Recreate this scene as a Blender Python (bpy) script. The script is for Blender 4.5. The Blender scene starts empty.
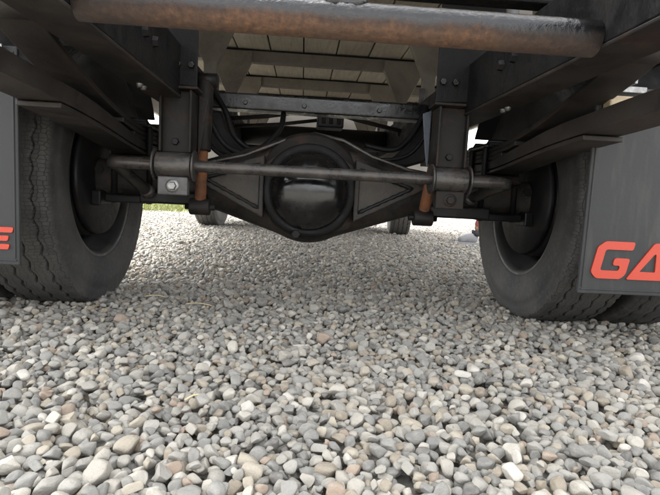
import bpy, bmesh, math, random
import numpy as np
from mathutils import Vector, Matrix, Euler
R = math.radians
random.seed(7)
SC = bpy.context.scene
COL = SC.collection

# ------------------------------------------------------------------ camera
CAM = Vector((-0.043, -1.43, 0.32))
cd = bpy.data.cameras.new('camera'); cam = bpy.data.objects.new('camera', cd); COL.objects.link(cam)
cd.sensor_fit = 'HORIZONTAL'; cd.sensor_width = 36.0; cd.lens = 36.0 * 500 / 660
cd.clip_start = 0.02; cd.clip_end = 2000
YAW, PITCH, ROLL = R(3.43), R(-5.9), R(3.0)
look = Vector((math.sin(YAW) * math.cos(PITCH), math.cos(YAW) * math.cos(PITCH), math.sin(PITCH)))
q = look.to_track_quat('-Z', 'Y').to_matrix().to_4x4()
cam.matrix_world = Matrix.Translation(CAM) @ q @ Matrix.Rotation(ROLL, 4, 'Z')
SC.camera = cam

# ------------------------------------------------------------------ light
SUN_EL, SUN_AZ = R(52), R(-38)          # azimuth from +Y towards +X
w = bpy.data.worlds.new('World'); SC.world = w; w.use_nodes = True
nt = w.node_tree; nt.nodes.clear()
sky = nt.nodes.new('ShaderNodeTexSky'); sky.sky_type = 'NISHITA'; sky.sun_disc = False
sky.sun_elevation = SUN_EL; sky.sun_rotation = SUN_AZ
sky.air_density = 1.0; sky.dust_density = 4.0; sky.ozone_density = 1.0
hs = nt.nodes.new('ShaderNodeHueSaturation'); hs.inputs['Saturation'].default_value = 0.10
bg = nt.nodes.new('ShaderNodeBackground'); bg.inputs['Strength'].default_value = 0.15
wo = nt.nodes.new('ShaderNodeOutputWorld')
nt.links.new(sky.outputs[0], hs.inputs['Color']); nt.links.new(hs.outputs[0], bg.inputs['Color'])
nt.links.new(bg.outputs[0], wo.inputs['Surface'])
sl = bpy.data.lights.new('sun', 'SUN'); sl.energy = 0.9; sl.angle = R(16); sl.color = (1.0, 0.96, 0.9)
sun = bpy.data.objects.new('sun', sl); COL.objects.link(sun)
sd = Vector((math.sin(SUN_AZ) * math.cos(SUN_EL), math.cos(SUN_AZ) * math.cos(SUN_EL), math.sin(SUN_EL)))
sun.rotation_euler = sd.to_track_quat('Z', 'Y').to_euler(); sun.location = (0, 0, 20)
vs = SC.view_settings
vs.view_transform = 'Standard'; vs.look = 'None'; vs.gamma = 1.0; vs.use_curve_mapping = False
vs.exposure = 2.95
SC.cycles.max_bounces = 8; SC.cycles.diffuse_bounces = 5

# ------------------------------------------------------------------ materials
class NT:
    def __init__(s, name):
        s.m = bpy.data.materials.new(name); s.m.use_nodes = True
        s.t = s.m.node_tree; s.n = s.t.nodes; s.b = s.n['Principled BSDF']
    def new(s, t, **k):
        n = s.n.new(t)
        for a, v in k.items(): setattr(n, a, v)
        return n
    def lk(s, a, b): s.t.links.new(a, b)
    def coord(s, kind='Object', scale=(1, 1, 1)):
        c = s.new('ShaderNodeTexCoord'); mp = s.new('ShaderNodeMapping')
        mp.inputs['Scale'].default_value = scale
        s.lk(c.outputs[kind], mp.inputs['Vector']); return mp.outputs[0]
    def noise(s, vec, sc, det=5, rough=0.55, dist=0.0):
        n = s.new('ShaderNodeTexNoise'); n.inputs['Scale'].default_value = sc
        n.inputs['Detail'].default_value = det; n.inputs['Roughness'].default_value = rough
        n.inputs['Distortion'].default_value = dist
        s.lk(vec, n.inputs['Vector']); return n.outputs[0]
    def ramp(s, fac, stops, interp='LINEAR'):
        r = s.new('ShaderNodeValToRGB'); r.color_ramp.interpolation = interp
        e = r.color_ramp.elements
        while len(e) > 1: e.remove(e[0])
        e[0].position = stops[0][0]; e[0].color = tuple(stops[0][1]) + (1,)
        for p, c in stops[1:]:
            k = e.new(p); k.color = tuple(c) + (1,)
        s.lk(fac, r.inputs[0]); return r.outputs[0]
    def mix(s, fac, a, b, mode='MIX'):
        m = s.new('ShaderNodeMix', data_type='RGBA', blend_type=mode)
        for sock, v in ((m.inputs[0], fac), (m.inputs[6], a), (m.inputs[7], b)):
            if hasattr(v, 'is_linked'): s.lk(v, sock)
            elif isinstance(v, (int, float)): sock.default_value = v
            else: sock.default_value = tuple(v) + (1,)
        return m.outputs[2]
    def bump(s, h, strength, dist, prev=None):
        b = s.new('ShaderNodeBump'); b.inputs['Strength'].default_value = strength
        b.inputs['Distance'].default_value = dist
        s.lk(h, b.inputs['Height'])
        if prev is not None: s.lk(prev, b.inputs['Normal'])
        return b.outputs[0]
    def math(s, op, a, b=0.0):
        m = s.new('ShaderNodeMath', operation=op)
        for sock, v in ((m.inputs[0], a), (m.inputs[1], b)):
            if hasattr(v, 'is_linked'): s.lk(v, sock)
            else: sock.default_value = v
        return m.outputs[0]
    def rng(s, v, a, b, c, d):
        m = s.new('ShaderNodeMapRange')
        s.lk(v, m.inputs[0])
        for i, x in enumerate((a, b, c, d)): m.inputs[i + 1].default_value = x
        return m.outputs[0]

def grime(name, base, dust, amount=0.5, r0=0.35, r1=0.75, scale=9, bump=0.25, metallic=0.0, spec=0.5, rust=0.0):
    """painted or bare metal with uneven dust and small pits"""
    t = NT(name); v = t.coord('Object')
    n1 = t.noise(v, scale, 6, 0.65, 0.4); n2 = t.noise(v, scale * 9, 4, 0.6)
    f = t.math('MULTIPLY', t.rng(n1, 0.38, 0.68, 0, 1), t.rng(n2, 0.25, 0.7, 0.4, 1))
    f = t.math('MULTIPLY', f, amount)
    c = t.mix(f, base, dust)
    if rust:
        n3 = t.noise(v, scale * 2.3, 7, 0.7, 0.6); c = t.mix(t.rng(n3, 0.52, 0.66, 0, rust), c, (0.075, 0.034, 0.017))
    t.lk(c, t.b.inputs['Base Color'])
    t.lk(t.rng(f, 0, max(amount, 0.05), r0, r1), t.b.inputs['Roughness'])
    t.b.inputs['Metallic'].default_value = metallic
    t.b.inputs['Specular IOR Level'].default_value = spec
    t.lk(t.bump(n2, bump, 0.002, t.bump(n1, bump, 0.004)), t.b.inputs['Normal'])
    return t.m

MAT = {}
MAT['black'] = grime('black_paint', (0.0045, 0.005, 0.006), (0.034, 0.030, 0.026), 0.4, 0.36, 0.8, spec=0.2, rust=0.12)
MAT['soot'] = grime('matt_black', (0.004, 0.0042, 0.0048), (0.016, 0.014, 0.012), 0.6, 0.4, 0.9, scale=14, spec=0.16, bump=0.5)
MAT['spring'] = grime('spring_steel', (0.015, 0.0128, 0.0118), (0.044, 0.037, 0.032), 0.8, 0.5, 0.85, scale=6, spec=0.3, rust=0.10)
MAT['gloss'] = grime('gloss_black_paint', (0.005, 0.005, 0.0055), (0.035, 0.030, 0.026), 0.28, 0.14, 0.6, scale=12, bump=0.35)
MAT['cover'] = grime('cover_black_paint', (0.004, 0.004, 0.0045), (0.028, 0.024, 0.021), 0.35, 0.10, 0.5, scale=8, bump=0.06)
MAT['dusty'] = grime('dusty_dark_steel', (0.0065, 0.0058, 0.0054), (0.034, 0.028, 0.0235), 0.6, 0.55, 0.9, scale=9, spec=0.25, rust=0.3)
MAT['rail'] = grime('rail_steel', (0.009, 0.0077, 0.007), (0.036, 0.030, 0.025), 0.7, 0.5, 0.85, scale=5, spec=0.25, rust=0.25)
MAT['axle'] = grime('axle_iron', (0.007, 0.0066, 0.0062), (0.065, 0.055, 0.045), 0.6, 0.42, 0.85, scale=14, bump=0.6, spec=0.3, rust=0.25)
MAT['web'] = grime('axle_web_dust', (0.022, 0.019, 0.016), (0.080, 0.067, 0.055), 0.85, 0.6, 0.9, scale=20, bump=0.5)
MAT['bar'] = grime('bar_steel', (0.034, 0.032, 0.031), (0.11, 0.10, 0.09), 0.7, 0.24, 0.55, scale=26, metallic=0.3, rust=0.35)
MAT['steel'] = grime('bare_steel', (0.26, 0.26, 0.26), (0.08, 0.07, 0.06), 0.8, 0.3, 0.7, scale=30, metallic=0.8)
MAT['grey'] = grime('grey_bracket', (0.085, 0.085, 0.088), (0.045, 0.040, 0.036), 0.9, 0.4, 0.8, scale=25)
MAT['blue_lit'] = grime('blue_lit_bracket', (0.035, 0.048, 0.064), (0.045, 0.042, 0.040), 0.6, 0.35, 0.8, scale=12)  # bluish light falling on the bracket, put into its colour
MAT['rust'] = grime('orange_rust', (0.17, 0.062, 0.022), (0.050, 0.028, 0.018), 1.0, 0.75, 0.95, scale=26, bump=0.6)
MAT['beam'] = grime('bed_beam_paint', (0.16, 0.142, 0.118), (0.075, 0.066, 0.055), 0.7, 0.6, 0.9, scale=6)
MAT['white'] = grime('cab_paint', (0.33, 0.31, 0.275), (0.16, 0.14, 0.115), 0.6, 0.35, 0.7, scale=4, bump=0.05)
MAT['glass'] = grime('cab_glass', (0.012, 0.014, 0.016), (0.05, 0.05, 0.05), 0.2, 0.05, 0.3, scale=4, bump=0.0)
MAT['hose'] = grime('rubber_hose', (0.006, 0.006, 0.006), (0.030, 0.027, 0.024), 0.6, 0.6, 0.85, scale=25)
MAT['rim'] = grime('rim_steel', (0.018, 0.0185, 0.0195), (0.048, 0.045, 0.041), 0.7, 0.42, 0.8, scale=16)
MAT['batten'] = grime('pale_wood', (0.40, 0.33, 0.22), (0.20, 0.155, 0.105), 0.8, 0.7, 0.9, scale=20)

def mat_plank():
    t = NT('grey_planks'); v = t.coord('Object', (22, 1.6, 22))
    g = t.noise(v, 3.0, 7, 0.7, 0.8)
    v2 = t.coord('Object'); s = t.noise(v2, 2.6, 5, 0.6); k = t.noise(v2, 55, 3)
    oi = t.new('ShaderNodeObjectInfo')
    c = t.ramp(g, [(0.25, (0.25, 0.22, 0.17)), (0.55, (0.39, 0.35, 0.28)), (0.8, (0.46, 0.415, 0.335))])
    c = t.mix(t.rng(s, 0.42, 0.70, 0, 0.6), c, (0.19, 0.165, 0.13))
    c = t.mix(t.rng(oi.outputs['Random'], 0, 1, 0.0, 0.28), c, (0.28, 0.24, 0.19))
    c = t.mix(t.rng(k, 0.62, 0.75, 0, 0.5), c, (0.10, 0.085, 0.07))
    t.lk(c, t.b.inputs['Base Color']); t.b.inputs['Roughness'].default_value = 0.85
    t.lk(t.bump(g, 0.3, 0.003), t.b.inputs['Normal']); return t.m
MAT['plank'] = mat_plank()

def mat_tube():
    """black paint worn to rust along the bottom of the tube (tube axis = X, local origin on the axis)"""
    t = NT('worn_tube'); v = t.coord('Object'); c = t.new('ShaderNodeTexCoord')
    sp = t.new('ShaderNodeSeparateXYZ'); t.lk(c.outputs['Object'], sp.inputs[0])
    n1 = t.noise(v, 14, 6, 0.65); n2 = t.noise(v, 120, 4, 0.6)
    z = t.math('ADD', sp.outputs['Z'], t.math('MULTIPLY', t.math('SUBTRACT', n1, 0.5), 0.02))
    mask = t.rng(z, 0.002, -0.012, 0, 1)
    # the rust thins out towards the ends
    ends = t.rng(t.math('ABSOLUTE', sp.outputs['X']), 0.14, 0.30, 1, 0.28)
    mask = t.math('MULTIPLY', mask, ends)
    rust = t.ramp(n2, [(0.3, (0.040, 0.021, 0.013)), (0.55, (0.085, 0.042, 0.021)), (0.8, (0.13, 0.068, 0.035))])
    rust = t.mix(t.rng(n1, 0.45, 0.7, 0, 0.7), rust, (0.045, 0.030, 0.022))
    paint = t.mix(t.rng(n2, 0.5, 0.75, 0, 0.3), (0.006, 0.006, 0.007), (0.03, 0.026, 0.022))
    t.lk(t.mix(mask, paint, rust), t.b.inputs['Base Color'])
    t.lk(t.rng(z, 0.008, -0.006, 0.10, 0.85), t.b.inputs['Roughness'])
    t.lk(t.bump(n2, 0.6, 0.003, t.bump(n1, 0.3, 0.004)), t.b.inputs['Normal']); return t.m
MAT['tube'] = mat_tube()

def mat_rubber(name='tyre_rubber', dust=0.0):
    t = NT(name); uv = t.coord('UV'); v = t.coord('Object')
    n1 = t.noise(v, 9, 6, 0.6); n2 = t.noise(v, 90, 4)
    sp = t.new('ShaderNodeSeparateXYZ'); t.lk(uv, sp.inputs[0])
    c = t.mix(t.rng(n1, 0.38, 0.7, 0, 0.75), (0.020, 0.020, 0.0205), (0.056, 0.054, 0.051))
    c = t.mix(t.rng(n2, 0.5, 0.8, 0, 0.35), c, (0.095, 0.088, 0.078))
    if dust: c = t.mix(t.rng(n1, 0.25, 0.6, dust * 0.6, dust), c, (0.16, 0.15, 0.135))  # paler coat: dust together with painted-in bright light
    # fine sipes on the tread: cells in u (round the wheel) by v (across)
    cv = t.new('ShaderNodeCombineXYZ')
    t.lk(t.math('MULTIPLY', sp.outputs['X'], 230), cv.inputs[0]); t.lk(t.math('MULTIPLY', sp.outputs['Y'], 34.0), cv.inputs[1])
    vo = t.new('ShaderNodeTexVoronoi', feature='DISTANCE_TO_EDGE'); vo.voronoi_dimensions = '2D'
    vo.inputs['Scale'].default_value = 1.0; vo.inputs['Randomness'].default_value = 0.45
    t.lk(cv.outputs[0], vo.inputs['Vector'])
    crack = t.rng(vo.outputs[0], 0.0, 0.07, 1, 0)
    tread = t.math('MULTIPLY', t.rng(sp.outputs['Y'], 0.30, 0.31, 0, 1), t.rng(sp.outputs['Y'], 0.69, 0.70, 1, 0))
    crack = t.math('MULTIPLY', crack, tread)
    c = t.mix(t.math('MULTIPLY', tread, t.rng(n1, 0.3, 0.65, 0.25, 0.65)), c, (0.085, 0.081, 0.075))
    c = t.mix(t.math('MULTIPLY', crack, 0.55), c, (0.008, 0.008, 0.008))
    t.lk(c, t.b.inputs['Base Color']); t.b.inputs['Roughness'].default_value = 0.72
    t.b.inputs['Specular IOR Level'].default_value = 0.35
    b1 = t.bump(n2, 0.25, 0.002)
    b2 = t.new('ShaderNodeBump'); b2.invert = True; b2.inputs['Strength'].default_value = 0.6; b2.inputs['Distance'].default_value = 0.0025
    t.lk(crack, b2.inputs['Height']); t.lk(b1, b2.inputs['Normal'])
    t.lk(b2.outputs[0], t.b.inputs['Normal']); return t.m
MAT['rubber'] = mat_rubber(); MAT['lit_dusty_rubber'] = mat_rubber('lit_dusty_tyre_rubber', 0.8)  # front tyre copy: dust plus the strong light there, both in the colour

def mat_flap():
    t = NT('mud_flap_rubber'); v = t.coord('Object')
    n1 = t.noise(v, 5, 6, 0.6); n2 = t.noise(v, 130, 3); n3 = t.noise(t.coord('Object', (14, 14, 2)), 3, 4)
    c = t.mix(t.rng(n1, 0.3, 0.75, 0, 1), (0.0185, 0.0195, 0.0205), (0.035, 0.036, 0.037))
    c = t.mix(t.rng(n3, 0.55, 0.75, 0, 0.4), c, (0.070, 0.067, 0.062))
    t.lk(c, t.b.inputs['Base Color'])
    t.lk(t.rng(n1, 0.3, 0.7, 0.5, 0.75), t.b.inputs['Roughness']); t.b.inputs['Specular IOR Level'].default_value = 0.3
    t.lk(t.bump(n2, 0.2, 0.001), t.b.inputs['Normal']); return t.m
MAT['flap'] = mat_flap()
def simple(name, c1, c2, rough, sc=20, bump=0.1):
    t = NT(name); v = t.coord('Object'); n = t.noise(v, sc, 5, 0.6)
    t.lk(t.mix(t.rng(n, 0.3, 0.7, 0, 1), c1, c2), t.b.inputs['Base Color'])
    t.b.inputs['Roughness'].default_value = rough
    t.lk(t.bump(n, bump, 0.002), t.b.inputs['Normal']); return t.m
MAT['red'] = simple('red_letter_paint', (0.42, 0.034, 0.011), (0.35, 0.030, 0.011), 0.42, 30)
MAT['trousers'] = simple('red_trousers', (0.42, 0.13, 0.10), (0.34, 0.10, 0.085), 0.9)
MAT['shirt'] = simple('dark_shirt', (0.05, 0.06, 0.09), (0.07, 0.08, 0.11), 0.9)
MAT['skin'] = simple('skin', (0.45, 0.27, 0.19), (0.40, 0.23, 0.16), 0.55)
MAT['hair'] = simple('dark_hair', (0.02, 0.015, 0.01), (0.04, 0.03, 0.02), 0.7)
MAT['shoe'] = simple('grey_shoe', (0.20, 0.20, 0.21), (0.28, 0.28, 0.28), 0.75)
MAT['sock'] = simple('dark_sock', (0.03, 0.03, 0.035), (0.05, 0.05, 0.05), 0.9)
MAT['straw'] = simple('dry_straw', (0.55, 0.47, 0.28), (0.42, 0.34, 0.20), 0.8)

STONE_STOPS = [(0.00, (0.277, 0.265, 0.235)), (0.12, (0.168, 0.167, 0.158)), (0.24, (0.328, 0.306, 0.266)), (0.36, (0.227, 0.224, 0.208)),
               (0.47, (0.336, 0.297, 0.235)), (0.57, (0.286, 0.277, 0.250)), (0.68, (0.403, 0.379, 0.331)), (0.75, (0.244, 0.208, 0.158)),
               (0.82, (0.193, 0.192, 0.177)), (0.89, (0.470, 0.444, 0.397)), (0.93, (0.269, 0.204, 0.154)), (0.96, (0.109, 0.106, 0.100))]
def mat_stone():
    t = NT('river_stone'); oi = t.new('ShaderNodeObjectInfo'); v = t.coord('Object')
    off = t.new('ShaderNodeVectorMath', operation='ADD'); t.lk(v, off.inputs[0])
    sc = t.math('MULTIPLY', oi.outputs['Random'], 91.0)
    cb = t.new('ShaderNodeCombineXYZ'); t.lk(sc, cb.inputs[0]); t.lk(sc, cb.inputs[1]); t.lk(cb.outputs[0], off.inputs[1])
    p = off.outputs[0]
    c = t.ramp(oi.outputs['Random'], STONE_STOPS, 'CONSTANT')
    n1 = t.noise(p, 1.1, 5, 0.6, 0.3); n2 = t.noise(p, 7, 5, 0.65)
    c = t.mix(t.rng(n1, 0.35, 0.7, 0, 0.45), c, (0.33, 0.305, 0.262))
    c = t.mix(t.rng(n2, 0.56, 0.75, 0, 0.45), c, (0.13, 0.12, 0.108))
    t.lk(c, t.b.inputs['Base Color']); t.b.inputs['Roughness'].default_value = 0.78
    t.b.inputs['Specular IOR Level'].default_value = 0.35
    t.lk(t.bump(n2, 0.22, 0.12, t.bump(n1, 0.2, 0.3)), t.b.inputs['Normal']); return t.m
MAT['stone'] = mat_stone()

def mat_ground():
    t = NT('gravel_bed'); v = t.coord('Object')
    vo = t.new('ShaderNodeTexVoronoi'); vo.inputs['Scale'].default_value = 42; t.lk(v, vo.inputs['Vector'])
    sp = t.new('ShaderNodeSeparateXYZ'); t.lk(vo.outputs['Color'], sp.inputs[0])
    c = t.ramp(sp.outputs[0], STONE_STOPS, 'CONSTANT')
    n = t.noise(v, 0.7, 5, 0.6)
    c = t.mix(t.rng(n, 0.4, 0.7, 0, 0.3), c, (0.36, 0.33, 0.28))
    t.lk(c, t.b.inputs['Base Color']); t.b.inputs['Roughness'].default_value = 0.9
    b = t.new('ShaderNodeBump'); b.invert = True; b.inputs['Strength'].default_value = 0.8; b.inputs['Distance'].default_value = 0.012
    t.lk(vo.outputs['Distance'], b.inputs['Height']); t.lk(b.outputs[0], t.b.inputs['Normal']); return t.m
MAT['ground'] = mat_ground()
MAT['grass'] = simple('grass_blade', (0.12, 0.15, 0.035), (0.22, 0.22, 0.07), 0.7, 3)
MAT['soil'] = simple('grass_soil', (0.10, 0.12, 0.035), (0.16, 0.15, 0.06), 0.95, 2)

# ------------------------------------------------------------------ mesh helpers
class MB:
    def __init__(s): s.v = []; s.f = []; s.sm = []
    def add(s, vs, fs, smooth=False):
        o = len(s.v); s.v += [tuple(p) for p in vs]
        s.f += [[i + o for i in f] for f in fs]; s.sm += [smooth] * len(fs); return s
    def box(s, x0, x1, y0, y1, z0, z1):
        vs = [(x, y, z) for z in (z0, z1) for y in (y0, y1) for x in (x0, x1)]
        return s.add(vs, [(0, 2, 3, 1), (4, 5, 7, 6), (0, 1, 5, 4), (2, 6, 7, 3), (0, 4, 6, 2), (1, 3, 7, 5)])
    def prism(s, poly, d, axis='Y', a=0.0):
        """poly: 2D outline in the plane across axis; from a to a+d along axis"""
        def P(u, v, t):
            return {'Y': (u, t, v), 'X': (t, u, v), 'Z': (u, v, t)}[axis]
        n = len(poly)
        vs = [P(u, v, a) for u, v in poly] + [P(u, v, a + d) for u, v in poly]
        fs = [list(range(n)), list(range(2 * n - 1, n - 1, -1))] + [[i, n + i, n + (i + 1) % n, (i + 1) % n] for i in range(n)]
        return s.add(vs, fs)
    def ring(s, outer, inner, d, a=0.0):
        """flat ring between two outlines of equal count in the XZ plane, thickness d along Y"""
        n = len(outer)
        vs = [(u, a, v) for u, v in outer] + [(u, a, v) for u, v in inner] + [(u, a + d, v) for u, v in outer] + [(u, a + d, v) for u, v in inner]
        fs = []
        for i in range(n):
            j = (i + 1) % n
            fs += [[i, j, n + j, n + i], [2 * n + i, 3 * n + i, 3 * n + j, 2 * n + j], [i, 2 * n + i, 2 * n + j, j], [n + i, n + j, 3 * n + j, 3 * n + i]]
        return s.add(vs, fs)
    def tube(s, pts, r, seg=12, cap=True):
        pts = [Vector(p) for p in pts]; n = len(pts)
        rs = r if isinstance(r, (list, tuple)) else [r] * n
        vs = []; ref = None
        for i, p in enumerate(pts):
            d = (pts[min(i + 1, n - 1)] - pts[max(i - 1, 0)]).normalized()
            if ref is None:
                ref = Vector((0, 0, 1)) if abs(d.z) < 0.9 else Vector((1, 0, 0))
            a = (ref - d * ref.dot(d)).normalized(); ref = a; b = d.cross(a)
            for k in range(seg):
                t = 2 * math.pi * k / seg
                vs.append(p + (a * math.cos(t) + b * math.sin(t)) * rs[i])
        fs = [[i * seg + k, i * seg + (k + 1) % seg, (i + 1) * seg + (k + 1) % seg, (i + 1) * seg + k] for i in range(n - 1) for k in range(seg)]
        s.add(vs, fs, True)
        if cap:
            o = len(s.v) - len(vs)
            s.f += [[o + k for k in range(seg - 1, -1, -1)], [o + (n - 1) * seg + k for k in range(seg)]]; s.sm += [False, False]
        return s
    def lathe(s, prof, c=(0, 0, 0), axis='X', seg=48, smooth=True, close=False):
        """prof: (along, radius)"""
        vs = []
        for k in range(seg):
            t = 2 * math.pi * k / seg; ct, st = math.cos(t), math.sin(t)
            for a, r in prof:
                p = {'X': (a, r * ct, r * st), 'Y': (r * ct, a, r * st), 'Z': (r * ct, r * st, a)}[axis]
                vs.append((p[0] + c[0], p[1] + c[1], p[2] + c[2]))
        n = len(prof); fs = []
        m = n if close else n - 1
        for k in range(seg):
            for i in range(m):
                j = (i + 1) % n
                fs.append([k * n + i, ((k + 1) % seg) * n + i, ((k + 1) % seg) * n + j, k * n + j])
        return s.add(vs, fs, smooth)
    def mesh(s, name):
        me = bpy.data.meshes.new(name); me.from_pydata(s.v, [], s.f)
        me.polygons.foreach_set('use_smooth', s.sm)
        bm = bmesh.new(); bm.from_mesh(me); bmesh.ops.recalc_face_normals(bm, faces=bm.faces); bm.to_mesh(me); bm.free()
        me.update(); return me
    def build(s, name, mat, parent=None, bevel=0.0, org=None, seg=2):
        if org is not None: s.v = [(x - org[0], y - org[1], z - org[2]) for x, y, z in s.v]
        me = s.mesh(name); me.materials.append(MAT[mat])
        return place(name, me, parent, org, bevel, seg)
def place(name, me, parent=None, loc=None, bevel=0.0, seg=2, rot=None):
    o = bpy.data.objects.new(name, me); COL.objects.link(o)
    if loc is not None: o.location = loc
    if rot is not None: o.rotation_euler = rot
    if parent is not None:
        o.parent = parent
        # parents in this scene stand unrotated: their offset is taken out here
        off = Vector((0, 0, 0)); p = parent
        while p is not None: off += Vector(p.location); p = p.parent
        o.location = Vector(o.location) - off
    if bevel:
        b = o.modifiers.new('bevel', 'BEVEL'); b.width = bevel; b.segments = seg; b.limit_method = 'ANGLE'; b.angle_limit = R(40)
    return o
def empty(name, loc=(0, 0, 0), parent=None):
    o = bpy.data.objects.new(name, None); COL.objects.link(o); o.location = loc; o.empty_display_size = 0.1
    if parent is not None:
        o.parent = parent; off = Vector((0, 0, 0)); p = parent
        while p is not None: off += Vector(p.location); p = p.parent
        o.location = Vector(loc) - off
    return o
def tag(o, label, cat, group=None, kind=None):
    o['label'] = label; o['category'] = cat
    if group: o['group'] = group
    if kind: o['kind'] = kind
def arc(c, r, a0, a1, n):
    return [(c[0] + r * math.cos(R(a0 + (a1 - a0) * i / n)), c[1] + r * math.sin(R(a0 + (a1 - a0) * i / n))) for i in range(n + 1)]

# ------------------------------------------------------------------ ground
G = 300.0
ground = MB().add([(-G, -G, -0.022), (G, -G, -0.022), (G, G, -0.022), (-G, G, -0.022)], [(0, 1, 2, 3)]).build('gravel_ground', 'ground')
ground['kind'] = 'structure'; ground['label'] = 'yard surface of loose grey and beige river gravel under the truck'
ground.location.z = 0.0

def stone_mesh(k):
    rnd = np.random.RandomState(100 + k)
    bm = bmesh.new(); bmesh.ops.create_icosphere(bm, subdivisions=3, radius=1.0)
    v = np.array([p.co[:] for p in bm.verts])
    d = rnd.normal(size=(5, 3)); ph = rnd.uniform(0, 6, 5)
    v *= (1 + 0.07 * np.sin(v @ d.T * 1.3 + ph).sum(1) / 2)[:, None]
    for i in range(rnd.randint(8, 14)):
        n = rnd.normal(size=3); n /= np.linalg.norm(n); o = rnd.uniform(0.40, 0.74)
        h = v @ n - o; v -= np.where(h > 0, h, 0)[:, None] * n * 0.96
    v -= (v.max(0) + v.min(0)) / 2; v /= np.abs(v).max(0)
    for p, c in zip(bm.verts, v): p.co = c
    bmesh.ops.smooth_vert(bm, verts=bm.verts, factor=0.22, use_axis_x=True, use_axis_y=True, use_axis_z=True)
    for f in bm.faces: f.smooth = True
    me = bpy.data.meshes.new('stone'); bm.to_mesh(me); bm.free(); me.materials.append(MAT['stone']); return me
NST = 18
STONES = [stone_mesh(k) for k in range(NST)]

def deposit(L=1.7, n=31000, cell=0.0025, seed=3):
    """drop stones one by one on a wrapping height field, each at the lowest of a few spots"""
    rnd = np.random.RandomState(seed)
    N = int(L / cell); H = np.full((N, N), -0.045)
    out = np.zeros((n, 7))
    A = np.clip(np.exp(rnd.normal(math.log(0.0083), 0.26, n)), 0.0046, 0.018)
    A[rnd.rand(n) < 0.006] *= 1.35
    A = A[np.argsort(-A + rnd.normal(0, 0.006, n))]
    for i in range(n):
        a = A[i]; b = a * rnd.uniform(0.66, 0.95); c = a * rnd.uniform(0.55, 0.85); th = rnd.uniform(0, math.pi)
        m = int(a / cell) + 1; g = np.arange(-m, m + 1) * cell
        X, Y = np.meshgrid(g, g, indexing='ij'); ct, st = math.cos(th), math.sin(th)
        q = ((X * ct + Y * st) / a) ** 2 + ((Y * ct - X * st) / b) ** 2
        prof = c * np.sqrt(np.clip(1 - q, 0, 1)); ins = q < 0.9
        best = None
        for t in range(5):
            ix, iy = rnd.randint(N), rnd.randint(N)
            I = np.arange(ix - m, ix + m + 1) % N; J = np.arange(iy - m, iy + m + 1) % N
            h = H[np.ix_(I, J)]
            hh = (h + prof)[ins]; z = np.partition(hh, int(len(hh) * 0.72))[int(len(hh) * 0.72)]
            if best is None or z < best[0]: best = (z, ix, iy, I, J, h)
        z, ix, iy, I, J, h = best
        H[np.ix_(I, J)] = np.where(ins, np.maximum(h, z + prof), h)
        out[i] = (ix * cell, iy * cell, z, a, b, c, th)
    ix = np.clip((out[:, 0] / cell).astype(int), 0, N - 1); iy = np.clip((out[:, 1] / cell).astype(int), 0, N - 1)
    keep = H[ix, iy] < out[:, 2] + out[:, 5] * 1.9
    out[:, 2] -= H.mean() - 0.001
    return out[keep], L
PATCH, PL = deposit()
def lay():
    rnd = np.random.RandomState(5); rows = []
    for i in range(-6, 7):
        for j in range(-1, 6):
            p = PATCH.copy(); p[:, 0] += i * PL; p[:, 1] += j * PL - 2.6
            d = p[:, 1] - CAM.y
            m = (d > 0.25) & (d < 8.0) & (np.abs(p[:, 0] - 0.06 * d) < 0.72 * np.maximum(d, 0) + 0.45)
            m &= (d < 4.5) | (rnd.rand(len(p)) < 0.75)
            rows.append(p[m])
    r = np.concatenate(rows)
    ed = np.where(r[:, 0] < -4, 4.5, 4.5 + (r[:, 0] + 4) * 0.298)
    return r[(r[:, 1] < ed + rnd.normal(0, 0.1, len(r))) | (r[:, 0] > 0.7 + 0.3 * (r[:, 1] - 6))]
allst = lay()
rnd = np.random.RandomState(11); n = len(allst)
rot = np.stack([rnd.normal(0, 0.22, n), rnd.normal(0, 0.22, n), allst[:, 6]], 1)
idx = rnd.randint(0, NST, n)
# the stones that show largest: size over distance, in the frame, on top of the heap
d = np.linalg.norm(allst[:, :3] - np.array(CAM), axis=1)
dep = allst[:, 1] - CAM.y
vis = (np.abs(allst[:, 0] - CAM.x - 0.06 * dep) < 0.64 * dep) & (dep > 0.50) & (allst[:, 2] + allst[:, 5] > 0.003)
score = np.where(vis, allst[:, 3] / d, 0); order = np.argsort(-score); top = order[:300]
for i in top:
    s = allst[i]; o = place('stone', STONES[idx[i]], ground, (s[0], s[1], s[2]), rot=tuple(rot[i]))
    o.scale = (s[3] * 1.06, s[4] * 1.06, s[5] * 1.1)
rest = np.ones(n, bool); rest[top] = False
rp = allst[rest]; pm = bpy.data.meshes.new('gravel')
pm.vertices.add(len(rp)); pm.vertices.foreach_set('co', rp[:, :3].astype(np.float32).ravel())
for nm, arr in (('rot', rot[rest]), ('siz', rp[:, 3:6] * np.array([1.06, 1.06, 1.1]))):
    at = pm.attributes.new(nm, 'FLOAT_VECTOR', 'POINT'); at.data.foreach_set('vector', arr.astype(np.float32).ravel())
at = pm.attributes.new('which', 'INT', 'POINT'); at.data.foreach_set('value', idx[rest].astype(np.int32))
gravel = bpy.data.objects.new('gravel', pm); COL.objects.link(gravel); gravel.parent = ground
gravel['kind'] = 'stuff'
sc_col = bpy.data.collections.new('stone_shapes')
for k, me in enumerate(STONES):
    sc_col.objects.link(bpy.data.objects.new('stone_shape_%02d' % k, me))
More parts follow.
